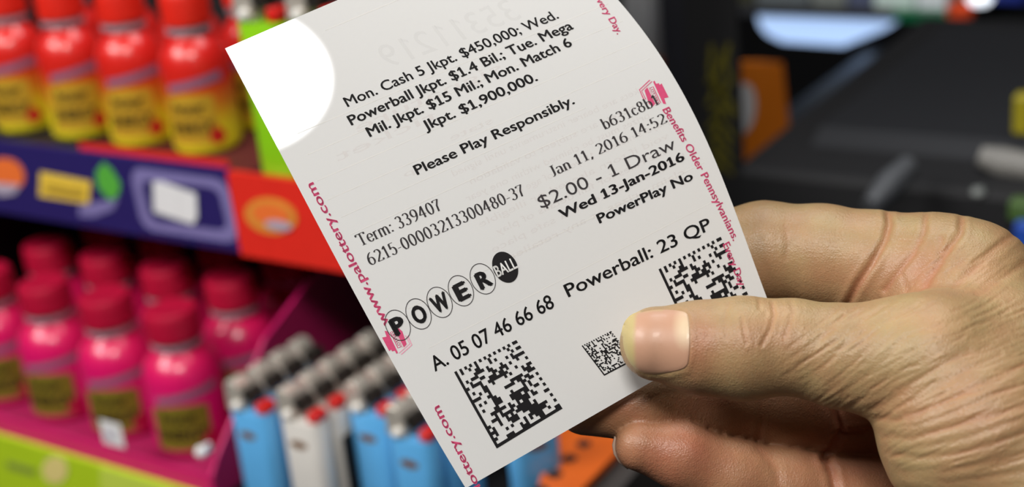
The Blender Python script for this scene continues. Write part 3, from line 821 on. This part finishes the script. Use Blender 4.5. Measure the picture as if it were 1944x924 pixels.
used = {}
def place(proto, loc, label, group, rz=0.0):
    o = copy_tree(proto) if used.get(proto.name) else proto
    used[proto.name] = True
    o.location = loc; o.rotation_euler = (0, 0, rz); o['label'] = label; o['group'] = group
    return o
red_b.scale = (1, 1, .93); pink_b.scale = (1.12, 1.12, .86)
# pink bottles: the front one stands where its foot shows, the rest on a grid along the shelf
zP = zLow + .0015
p0 = onZ(372, 834, zP); PX_, PYR = .0495, .0445
pf0 = Vector((p0.x, max(p0.y, YL + .022), zP))
names_p = {(0, 0): 'pink bottle in the front row of the pink tray, nearest the tray corner',
 (0, 1): 'pink bottle in the front row, second from the tray corner, beside a white tag',
 (0, 2): 'pink bottle in the front row of the pink tray, third from the corner',
 (0, 3): 'pink bottle in the front row, cut off by the left picture edge',
 (1, 0): 'pink bottle in the second row, nearest the maroon carton wall', (1, 1): 'pink bottle in the second row, second from the maroon carton wall',
 (1, 2): 'pink bottle in the second row, third from the maroon carton wall', (1, 3): 'pink bottle in the second row, fourth from the maroon carton wall, at the left',
 (2, 0): 'pink bottle in the third row, nearest the maroon carton wall', (2, 1): 'pink bottle in the third row, second from the maroon carton wall',
 (2, 2): 'pink bottle in the third row, third from the maroon carton wall', (2, 3): 'pink bottle in the third row, fourth from the maroon carton wall'}
for (r, c), lb_ in names_p.items():
    place(pink_b, pf0 + Vector((-c * PX_, r * PYR, 0)), lb_, 'pink bottles on the lower shelf', random.uniform(-.25, .25) if (r or c) else 0)
# red bottles
zR = zUp + .0015
q0 = onZ(398, 276, zR); qf = Vector((q0.x, max(q0.y, YS + .026), zR))
names_r = {(0, 0): 'red and yellow bottle in the front row, beside the lime green lighter', (0, 1): 'red and yellow bottle in the front row, second from the lime green lighter',
 (0, 2): 'red and yellow bottle in the front row, third from the lime green lighter', (0, 3): 'red and yellow bottle in the front row, cut off by the left picture edge',
 (1, 0): 'red and yellow bottle in the back row, nearest the lime green lighter', (1, 1): 'red and yellow bottle in the back row, second from the lime green lighter',
 (1, 2): 'red and yellow bottle in the back row, third from the lime green lighter', (1, 3): 'red and yellow bottle in the back row, at the far left'}
for (r, c), lb_ in names_r.items():
    place(red_b, qf + Vector((-c * .0485, r * .046, 0)), lb_, 'red bottles on the upper shelf', random.uniform(-.2, .2))
# red tray lip under the red bottles
tx0 = onY(150, 270, YS + .005).x; tx1 = onY(432, 300, YS + .005).x
trr = empty('bottle_tray', (tx1, YS, zUp)); tag(trr, 'shallow red carton tray under the red bottles', 'tray')
MB().box(tx0 - tx1, 0, .0045, .0055, .0, .011).build('front_lip', mat('red carton', (214, 40, 34), .45), trr)
MB().box(tx0 - tx1 - .02, 0, .0055, .12, 0, .0010).build('tray_floor', mat('red carton floor', (80, 16, 16), .6), trr)

# pink tray with its cut-away side wall
xw = onY(384, 890, YL).x
trp = empty('bottle_tray', (xw, YL, zLow)); to = Vector((xw, YL, zLow)); tag(trp, 'pink carton tray with a sloping maroon side wall, holding the pink bottles', 'tray')
MB().box(x_ll - xw, 0, .0042, .0052, 0, .0125).build('front_lip', M_pinkc, trp)
MB().box(x_ll - xw, 0, .0052, .135, 0, .0010).build('tray_floor', M_maroon, trp)
wall = [(0, .0042, 0), (0, .190, 0), (0, .190, .10), (0, .120, .092), (0, .055, .064), (0, .010, .020), (0, .0042, .0120)]
MB().prism([Vector(p) for p in wall], (.0012, 0, 0)).build('side_wall', M_maroon, trp)
edge_l = [Vector((.0006, y, z + .0006)) for _, y, z in wall[2:]]
MB().tube(edge_l, .0012, 8).build('wall_edge', M_pinkc, trp)
rb('shelf_board', x_ll, xw + .001, YL + .004, YS + .20, zLow - .014, zLow, M_dark)
# white clip on the tray corner and the white tag on the second bottle
wc = Vector((xw + .003, YL - .001, zLow + .0300))
ck = MB(); ck.lathe([(.0, -.0032), (.0024, -.0022), (.0033, 0), (.0024, .0022), (.0, .0032)], 20, cap=False); ck.box(-.0010, .0010, .001, .006, -.002, .002)
o = ck.build('corner_clip', M_sticker, smooth=True, loc=wc); tag(o, 'small white round clip on the corner of the pink tray', 'clip')
tgp = onY(212, 824, YL + .001)
tg = empty('price_tag', tgp); tag(tg, 'small white price tag in front of the second pink bottle', 'price tag')
MB().box(-.0078, .0078, 0, .0006, -.0068, .0068).build('card', M_sticker, tg, bevel=.0003)
MB().box(-.004, .001, -.0002, 0, -.003, .001).build('printed_mark', M_grey, tg)

# ------------------------------------------------------------------ lighters
M_chrome = mat('chrome', (206, 199, 188), .25, metal=.45); M_steel = mat('dark steel', (58, 54, 50), .35, metal=.6)
M_glint = mat('bright rivet', (250, 248, 244), .12, metal=.2, noise=0, coat=.5)
M_btn = mat('red thumb button', (204, 24, 18), .35); M_brown = mat('brown logo', (120, 82, 48), .5)
M_blue = mat('light blue plastic', (98, 178, 236), .28, coat=.3); M_wht = mat('off-white plastic', (222, 218, 212), .3, coat=.3); M_lg = mat('lime green plastic', (140, 206, 30), .28, coat=.3)
def stad(w, t, n=10):
    r = t / 2; out = []
    for s in (1, -1):
        for i in range(n + 1):
            a = s * 0 + (-PI / 2 + PI * i / n) + (0 if s > 0 else PI); out.append((s * (w / 2 - r) + r * math.cos(a), r * math.sin(a)))
    return out
def make_lighter(m):
    root = empty('lighter'); tag(root, '', 'lighter')
    o_ = stad(.0245, .0125); h = .062; n = len(o_)
    vs = []; 
    for z, s in ((0, .93), (.0015, 1.0), (h - .0012, 1.0), (h, .95)): vs += [(x * s, y * s, z) for x, y in o_]
    fs = [(j * n + i, j * n + (i + 1) % n, (j + 1) * n + (i + 1) % n, (j + 1) * n + i) for j in range(3) for i in range(n)] + [tuple(reversed(range(n))), tuple(range(3 * n, 4 * n))]
    body = MB().add(vs, fs).build('body', m, root, smooth=True)
    mk = oval(.0, .0, .0052, .0022, 0, 20)
    MB().add([(x, -.0064, .0505 + y) for x, y in mk], [tuple(range(20))]).build('brand_mark', M_brown, body)
    hd = MB(); hp = [(-.0118, h), (-.0012, h), (-.0012, h + .006), (-.0030, h + .0125), (-.0055, h + .0150), (-.0098, h + .0150), (-.0116, h + .0125)]
    hd.prism([Vector((x, -.0050, z)) for x, z in hp], (0, .0100, 0)); hood = hd.build('metal_hood', M_chrome, root, bevel=.0008, seg=3)
    MB().lathe([(.0, -.0024), (.0018, -.0018), (.0025, 0), (.0018, .0018), (.0, .0024)], 16, cap=False).build('glint', M_glint, hood, smooth=True, loc=(-.0052, -.0056, h + .0028))  # white dot stands in for the bright highlight on the hood
    MB().box(.0052, .0116, -.0044, .0044, h, h + .0052).build('thumb_button', M_btn, root, bevel=.0012, seg=3)
    wl = MB()
    for yy in (-.0036, .0018):
        pr = []
        N_ = 24
        for k in range(N_):
            a = 2 * PI * k / N_; r = .0040 if k % 2 else .0036; pr.append(Vector((.0022 + r * math.cos(a), yy, h + .0085 + r * math.sin(a))))
        wl.prism(pr, (0, .0018, 0))
    wl.build('spark_wheel', M_steel, root)
    return root
lb_p = make_lighter(M_blue); lw_p = make_lighter(M_wht); lg_p = make_lighter(M_lg)
L1 = P(463, 786, .672); zT = L1.z; zB = zT - .062
DX, DY = .0262, .0150
L2 = onZ(560, 803, zT); L3 = onZ(692, 790, zT); L4 = onZ(771, 838, zT)
cols = [(lb_p, L1, 4, 'light blue lighter', 'in the column beside the pink tray'), (lw_p, L2, 5, 'off-white lighter', 'in the column next to the first blue column'), (lb_p, L3, 4, 'light blue lighter', 'in the column just left of the ticket edge'), (lb_p, L4, 3, 'light blue lighter', 'in the column partly behind the ticket')]
ordn = ['front', 'second', 'third', 'fourth', 'fifth']
for proto, p, k, nm, where in cols:
    for i in range(k):
        place(proto, Vector((p.x, p.y + .0064 + DY * i, zB)), f'{nm}, {ordn[i]} {where}', 'lighters on the lower display')
L5 = onZ(984, 812, zT)
l5 = place(lb_p, Vector((L5.x, L5.y + .01, zB)), 'light blue lighter showing edge-on below the ticket, beside the orange tray', 'lighters on the lower display', math.radians(52))
# stand for the lighters
lst = empty('lighter_stand', (L1.x, L1.y, 0)); tag(lst, 'black stepped stand holding the lighters', 'stand')
yA = min(L1.y, L2.y, L4.y) - .006
def lbx(name, x0, x1, y0, y1, z0, z1, m=M_back): return MB().box(x0 - L1.x, x1 - L1.x, y0 - L1.y, y1 - L1.y, z0, z1).build(name, m, lst)
xA = L1.x - .016; xB = L5.x + .010
lbx('base', xA, xB, yA, yA + .10, zB - .02, zB)
lbx('pedestal', xA + .01, xB - .01, yA + .02, yA + .09, 0, zB - .02)
lbx('divider', (L2.x + L3.x) / 2 - .0008 + .0015, (L2.x + L3.x) / 2 + .0008 + .0015, L3.y - .004, yA + .10, zB, zB + .050)
lbx('back_board', L3.x - .004, xB, yA + .102, yA + .106, zB - .02, zT + .05)
# the lime green lighter on the upper shelf
g0 = P(484, 46, .655)
gl = place(lg_p, Vector((g0.x, g0.y + .006, zUp + .0005)), 'lime green lighter standing upright at the end of the red bottles', 'lime lighters on the upper shelf')
sc_ = (g0.z - zUp) / .062; gl.scale = (1.12, 1.1, max(.8, sc_))
gl2 = copy_tree(gl); gl2.location = gl.location + Vector((.029, .004, 0)); gl2['label'] = 'second lime green lighter, mostly hidden behind the ticket corner'

# orange tray with finger holes under the ticket's lower edge
zO = P(1090, 860, .66).z
oa = [onZ(x, y, zO) for x, y in ((1018, 935), (1064, 770), (1210, 770), (1215, 812), (1100, 932))]
ot = empty('hole_tray', oa[0]); tag(ot, 'orange tray with a row of dark round holes, seen below the ticket', 'tray')
M_or = mat('orange card', (214, 96, 22), .5)
MB().prism([p - oa[0] for p in oa], (0, 0, -.004)).build('tray_top', M_or, ot)
hr = MB()
for x, y in ((1108, 843), (1081, 871), (1053, 901), (1134, 816), (1026, 930)):
    c = onZ(x, y, zO) - oa[0]; n = 20
    hr.add([c + Vector((.0036 * math.cos(2 * PI * k / n), .0036 * math.sin(2 * PI * k / n), .0004)) for k in range(n)], [tuple(range(n))])
hr.build('hole', mat('dark hole', (20, 14, 12), .8), ot)
MB().prism([oa[0] - oa[0] + Vector((0, 0, -.004)), oa[4] - oa[0] + Vector((0, 0, -.004)), oa[2] - oa[0] + Vector((0, 0, -.004)), oa[1] - oa[0] + Vector((0, 0, -.004))], (0, 0, -(zO - .004))).build('tray_base', M_back, ot)
# grey ledge right of the orange tray
ga = [onZ(x, y, zO - .006) for x, y in ((1110, 935), (1216, 815), (1262, 830), (1170, 940))]
o = MB().prism([p - ga[0] for p in ga], (0, 0, -(zO - .006))).build('metal_ledge', mat('dark grey metal', (70, 66, 64), .4), loc=ga[0]); tag(o, 'dark grey sloping ledge beside the orange hole tray', 'ledge')

# ------------------------------------------------------------------ RIGHT SIDE: dark counter, machine and packs
M_blk = mat('black plastic', (17, 17, 20), .7); M_blk2 = mat('charcoal plastic', (42, 43, 48), .55); M_cnt = mat('black counter top', (14, 14, 17), .35)
zC = P(1420, 470, .98).z
CX0, CX1 = onZ(1190, 420, zC).x, onZ(2500, 420, zC).x
cy0 = P(1420, 600, .80).y
ctr = empty('counter', (CX0, cy0, 0)); tag(ctr, 'long black counter at the right, behind the hand', 'counter')
MB().box(0, CX1 - CX0, 0, 1.1, zC - .03, zC).build('worktop', M_cnt, ctr, bevel=.003)
MB().box(.03, CX1 - CX0 - .03, .03, 1.07, 0, zC - .03).build('cabinet', M_blk, ctr)
# tall black carton with olive writing strokes
k0 = P(1318, 420, .93); k1x = onY(1403, 200, k0.y).x
bc = empty('tall_carton', (k0.x, k0.y, zC)); bo_ = Vector((k0.x, k0.y, zC)); tag(bc, 'tall black carton with dim olive flourishes, right of the ticket', 'carton')
hC = onY(1360, -60, k0.y).z - zC
MB().box(0, k1x - k0.x, 0, .006, 0, hC).build('box', M_blk, bc, bevel=.001)
M_ol = mat('olive print', (98, 92, 22), .5)
fl = MB()
for pts in ([(1352, 84), (1348, 130), (1356, 170), (1344, 200)], [(1384, 82), (1376, 120), (1388, 150), (1372, 182)], [(1342, 150), (1366, 172), (1388, 196), (1396, 214)], [(1350, 214), (1372, 200), (1392, 222)],
            [(1344, 240), (1362, 226), (1384, 246), (1392, 262)], [(1346, 262), (1368, 256), (1388, 280)], [(1350, 292), (1376, 286), (1390, 306)], [(1356, 320), (1372, 308), (1390, 330)], [(1374, 100), (1360, 140), (1372, 190), (1358, 250), (1366, 310)]):
    fl.stroke([onY(x, y, k0.y - .0005) - bo_ for x, y in pts], .0030, (0, 1, 0))
fl.build('flourish', M_ol, bc)
# grey post, dark post, small orange pack behind the ticket edge
gp = P(1196, 200, 1.15); gx = onY(1238, 100, gp.y).x
o = MB().box(0, gx - gp.x, 0, .03, 0, onY(1210, -80, gp.y).z - 0).build('grey_post', mat('grey paint', (150, 150, 152), .5), loc=(gp.x, gp.y, 0)); tag(o, 'pale grey upright post showing beside the ticket top', 'post')
dp = P(1262, 200, 1.10); dx_ = onY(1316, 100, dp.y).x
o = MB().box(0, dx_ - dp.x, 0, .03, 0, onY(1290, -80, dp.y).z - zC).build('dark_post', mat('charcoal paint', (34, 34, 40), .5), loc=(dp.x, dp.y, zC)); tag(o, 'charcoal upright post between the grey post and the tall carton', 'post')
sp0 = P(1240, 144, 1.13); 
so3 = MB(); so3.box(0, .013, 0, .012, -.014, .012)
o = so3.build('orange_pack', mat('dull orange pack', (150, 66, 22), .5), loc=sp0, bevel=.001); tag(o, 'tiny dull orange pack hung on the charcoal post, by the ticket edge', 'pack')
# orange carton with a pale disc
XO = P(1440, 200, 1.02).x
ocp = [onX(x, y, XO) for x, y in ((1398, 120), (1486, 118), (1498, 240), (1500, 258), (1393, 322))]
oc = empty('orange_carton', ocp[0]); tag(oc, 'orange carton with a pale grey disc, right of the tall black carton', 'carton')
zmin = min(p.z for p in ocp)
ocp2 = [ocp[0], ocp[1], ocp[2], Vector((XO, ocp[2].y, zC)), Vector((XO, ocp[0].y, zC))]
MB().prism([p - ocp[0] for p in ocp2], (-.02, 0, 0)).build('box', mat('orange carton', (236, 128, 28), .45), oc)
MB().prism([onX(x, y, XO + .0006) - ocp[0] for x, y in oval(1412, 206, 22, 48, math.radians(6), 28)], (-.0004, 0, 0)).build('disc', M_sticker, oc)
# black machine with a sloping lid
mY = P(1392, 318, .90)
zm = mY.z; mx1 = onZ(2300, 300, zm).x
mc = empty('ticket_machine', (mY.x, mY.y, zC)); mo = Vector((mY.x, mY.y, zC)); tag(mc, 'large matt black ticket machine filling the dark right side behind the hand', 'machine')
W_ = mx1 - mY.x; hh = zm - zC
M_lid = mat('matt black lid', (30, 31, 35), .6)
MB().prism([Vector((0, 0, 0)), Vector((0, .38, 0)), Vector((0, .38, hh + .010)), Vector((0, .0, hh))], (W_, 0, 0)).build('housing', M_blk, mc, bevel=.004)
MB().prism([Vector((.03, .05, hh + .0005)), Vector((.03, .34, hh + .009)), Vector((.03, .34, hh + .012)), Vector((.03, .07, hh + .009))], (W_ - .05, 0, 0)).build('lid', M_lid, mc, bevel=.004)
# grey handle bar and knob standing in for soft highlights on the machine front
hb = [P(1652, 392, .80), P(1688, 352, .81), P(1726, 314, .82)]
o = MB().tube([p - hb[0] for p in hb], [.0055, .0085, .0065], 14).build('highlight_bar', mat('satin grey', (70, 72, 76), .5), smooth=True, loc=hb[0]); tag(o, 'grey highlight shaped as a slanting handle on the black machine, above the finger', 'streak')
kb = P(1857, 365, .82)
o = MB().lathe([(.0, -.003), (.003, -.0025), (.0042, 0), (.003, .0025), (.0, .003)], 20, cap=False).build('highlight_bead', mat('knob grey', (120, 124, 122), .35), smooth=True, loc=kb); tag(o, 'small round grey knob for a blurred highlight above the back of the hand', 'bead')
wd = P(1900, 308, .84)  # rounded grey shape stands in for another soft highlight
o = MB().tube([Vector((-.012, 0, .003)), Vector((0, 0, 0)), Vector((.03, 0, -.003))], [.006, .009, .008], 14).build('grey_gleam', mat('soft grey highlight', (122, 120, 116), .6), smooth=True, loc=wd); tag(o, 'soft grey highlight roll at the right picture edge', 'gleam')
yp = P(1920, 256, .84)
o = MB().box(0, .03, 0, .012, 0, .024).build('yellow_pack', mat('olive yellow pack', (150, 138, 20), .5), loc=yp, bevel=.002); tag(o, 'olive yellow pack at the right picture edge, above the grey roll', 'pack')
bp_ = P(1922, 475, .80)
o = MB().box(0, .03, 0, .012, min(0, zC - bp_.z), .016).build('blue_pack', mat('blue pack', (30, 74, 170), .5), loc=bp_, bevel=.002); tag(o, 'blue pack at the right picture edge, just above the hand', 'pack')
gp2 = P(1912, 420, .803)
o = MB().box(0, .03, 0, .012, 0, .012).build('green_pack', mat('green pack', (70, 98, 46), .5), loc=gp2, bevel=.002); tag(o, 'dull green pack resting on the blue pack', 'pack')

# back shelf with a green-edged glass top, an emissive stand-in for a reflection under it and goods on it
gY = P(1600, 26, 1.45)
zG = gY.z; gx0 = onY(1400, 18, gY.y).x; gx1 = onY(1812, 40, gY.y).x; gxm = onY(1694, 30, gY.y).x
gs = empty('glass_shelf', (gx0, gY.y, zG)); go_ = Vector((gx0, gY.y, zG)); tag(gs, 'glass shelf with a green edge at the top right, over the glowing reflection', 'shelf')
tG = (onY(1600, 16, gY.y).z - onY(1600, 34, gY.y).z)
MB().box(0, gxm - gx0, 0, .25, -tG / 2, tG / 2).build('dark_edge', M_blk2, gs)
MB().box(gxm - gx0, gx1 - gx0, 0, .25, -tG / 2, tG / 2).build('glass_pane', mat('green glass', (30, 128, 84), .1, trans=.4), gs)
MB().box(.02, .05, .20, .23, zC - zG, -tG / 2).build('leg', M_blk, gs); MB().box(gx1 - gx0 - .05, gx1 - gx0 - .02, .20, .23, zC - zG, -tG / 2).build('leg', M_blk, gs)
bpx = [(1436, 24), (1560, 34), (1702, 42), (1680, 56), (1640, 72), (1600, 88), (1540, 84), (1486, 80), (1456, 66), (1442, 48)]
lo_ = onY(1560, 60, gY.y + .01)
o = MB().prism([onY(x, y, gY.y + .01) - lo_ for x, y in bpx], (0, .01, 0)).build('reflection_panel', mat('glowing reflection', (150, 180, 225), .3, emit=(176, 204, 246), strength=.85), loc=lo_); tag(o, 'glowing pale blue shape standing in for a reflection below the glass shelf', 'reflection')
for k, (xa, xb, rgb, lab, hh_) in enumerate([(1404, 1438, (60, 60, 40), 'dark olive carton at the left end of the glass shelf', .06), (1442, 1540, (104, 112, 116), 'slate grey carton on the glass shelf, second from its left end', .05), (1546, 1610, (126, 132, 128), 'mid grey carton on the glass shelf, left of the white cartons', .055),
        (1614, 1660, (84, 92, 120), 'blue-grey carton on the glass shelf between grey and white cartons', .05), (1664, 1740, (206, 226, 220), 'white carton on the glass shelf, above the start of the green edge', .05), (1744, 1800, (220, 226, 232), 'white carton on the glass shelf, beside the orange-red tub', .05)]):
    a = onY(xa, 10, gY.y + .02); b = onY(xb, 10, gY.y + .02)
    o = MB().box(0, b.x - a.x, 0, .04, 0, hh_).build('small_carton', mat('carton %d' % k, rgb, .5), loc=(a.x, gY.y + .012, zG + tG / 2), bevel=.001); tag(o, lab, 'carton', 'cartons on the glass shelf')
oc_ = onY(1822, 24, gY.y - .01)
o = MB().lathe([(.011, -.010), (.012, -.008), (.012, .008), (.010, .010)], 24).build('orange_tub', mat('orange red cap', (226, 76, 30), .4), smooth=True, loc=oc_); tag(o, 'orange-red tub at the end of the green glass edge', 'cap')
lb0 = onY(1838, 12, gY.y)
o = MB().box(0, .05, 0, .02, -.001, .03).build('blue_box', mat('blue box', (26, 44, 130), .4), loc=lb0 + Vector((0, .012, .002)), bevel=.002); tag(o, 'deep blue box in the top right corner', 'box')
lm = onY(1860, -2, gY.y - .012)
o = MB().lathe([(.0, -.007), (.008, -.005), (.012, 0), (.008, .005), (.0, .007)], 24, cap=False).build('lamp_lens', mat('lit lens', (240, 246, 255), .3, emit=(236, 244, 255), strength=1.6), smooth=True, loc=lm); tag(o, 'small bright white lamp lens at the very top, before the blue box', 'lamp')

# ------------------------------------------------------------------ ROOM
def struct(name, mb, m):
    o = mb.build(name, m); o['kind'] = 'structure'; return o
struct('floor', MB().box(-4, 3, -2, 4, -.05, 0), mat('dark vinyl floor', (60, 58, 60), .5, scale=8))
struct('ceiling', MB().box(-4, 3, -2, 4, 2.9, 2.95), mat('ceiling tile', (190, 190, 186), .8, scale=20))
struct('wall_back', MB().box(-4, 3, 4, 4.1, 0, 2.9), mat('dark wall', (26, 26, 30), .7, scale=6))
struct('wall_left', MB().box(-4.1, -4, -2, 4, 0, 2.9), mat('dark wall', (26, 26, 30), .7, scale=6))
struct('wall_right', MB().box(3, 3.1, -2, 4, 0, 2.9), mat('grey wall', (90, 90, 92), .7, scale=6))
struct('wall_front', MB().box(-4, 3, -2.1, -2, 0, 2.9), mat('grey wall', (90, 90, 92), .7, scale=6))

# ------------------------------------------------------------------ LIGHT
def area(name, loc, target, sx, sy, power, col=(1, 1, 1)):
    l = bpy.data.lights.new(name, 'AREA'); l.shape = 'RECTANGLE'; l.size = sx; l.size_y = sy; l.energy = power; l.color = col
    o = bpy.data.objects.new(name, l); COL.objects.link(o); o.location = loc
    o.rotation_euler = (Vector(target) - Vector(loc)).to_track_quat('-Z', 'Y').to_euler(); return o
hc = P(1200, 500, .33)
cup = RW @ Vector((0, 1, 0)); crt = RW @ Vector((1, 0, 0))
area('ceiling light over the hand', hc + Vector((.30, -.66, .96)), hc, .42, .28, 12.0, (1, .97, .92))
area('ceiling light behind', hc + Vector((.1, .35, 1.3)), hc, .8, .3, 4, (1, .98, .95))
area('ceiling light over the rack', Vector((x_b - .35, YS - .78, 1.98)), Vector((x_b, YS, zLow)), .7, .3, 12, (1, .98, .95))
area('fill light over the counter', P(1560, 150, 1.05) + Vector((.1, -.25, .9)), P(1560, 200, 1.05), .5, .25, 3, (.95, .97, 1))  # fill light added to brighten the orange carton
# unseen spot added behind the ticket to brighten its upper corner through the paper
sc = inv(462, 150)
tp_ = S(*sc); src = tp_ - NC * .20 + crt * .10 - cup * .02
sl_ = bpy.data.lights.new('spot behind the ticket corner', 'SPOT'); sl_.energy = 14; sl_.spot_blend = .16; sl_.shadow_soft_size = .0008
dv = (tp_ - src); sl_.spot_size = 2 * math.atan(.0183 / dv.length)
so5 = bpy.data.objects.new('spot behind the ticket corner', sl_); COL.objects.link(so5); so5.location = src; so5.rotation_euler = dv.to_track_quat('-Z', 'Y').to_euler()

w = bpy.data.worlds.new('world'); scn.world = w; w.use_nodes = True
w.node_tree.nodes['Background'].inputs[0].default_value = (.9, .95, 1, 1); w.node_tree.nodes['Background'].inputs[1].default_value = .08
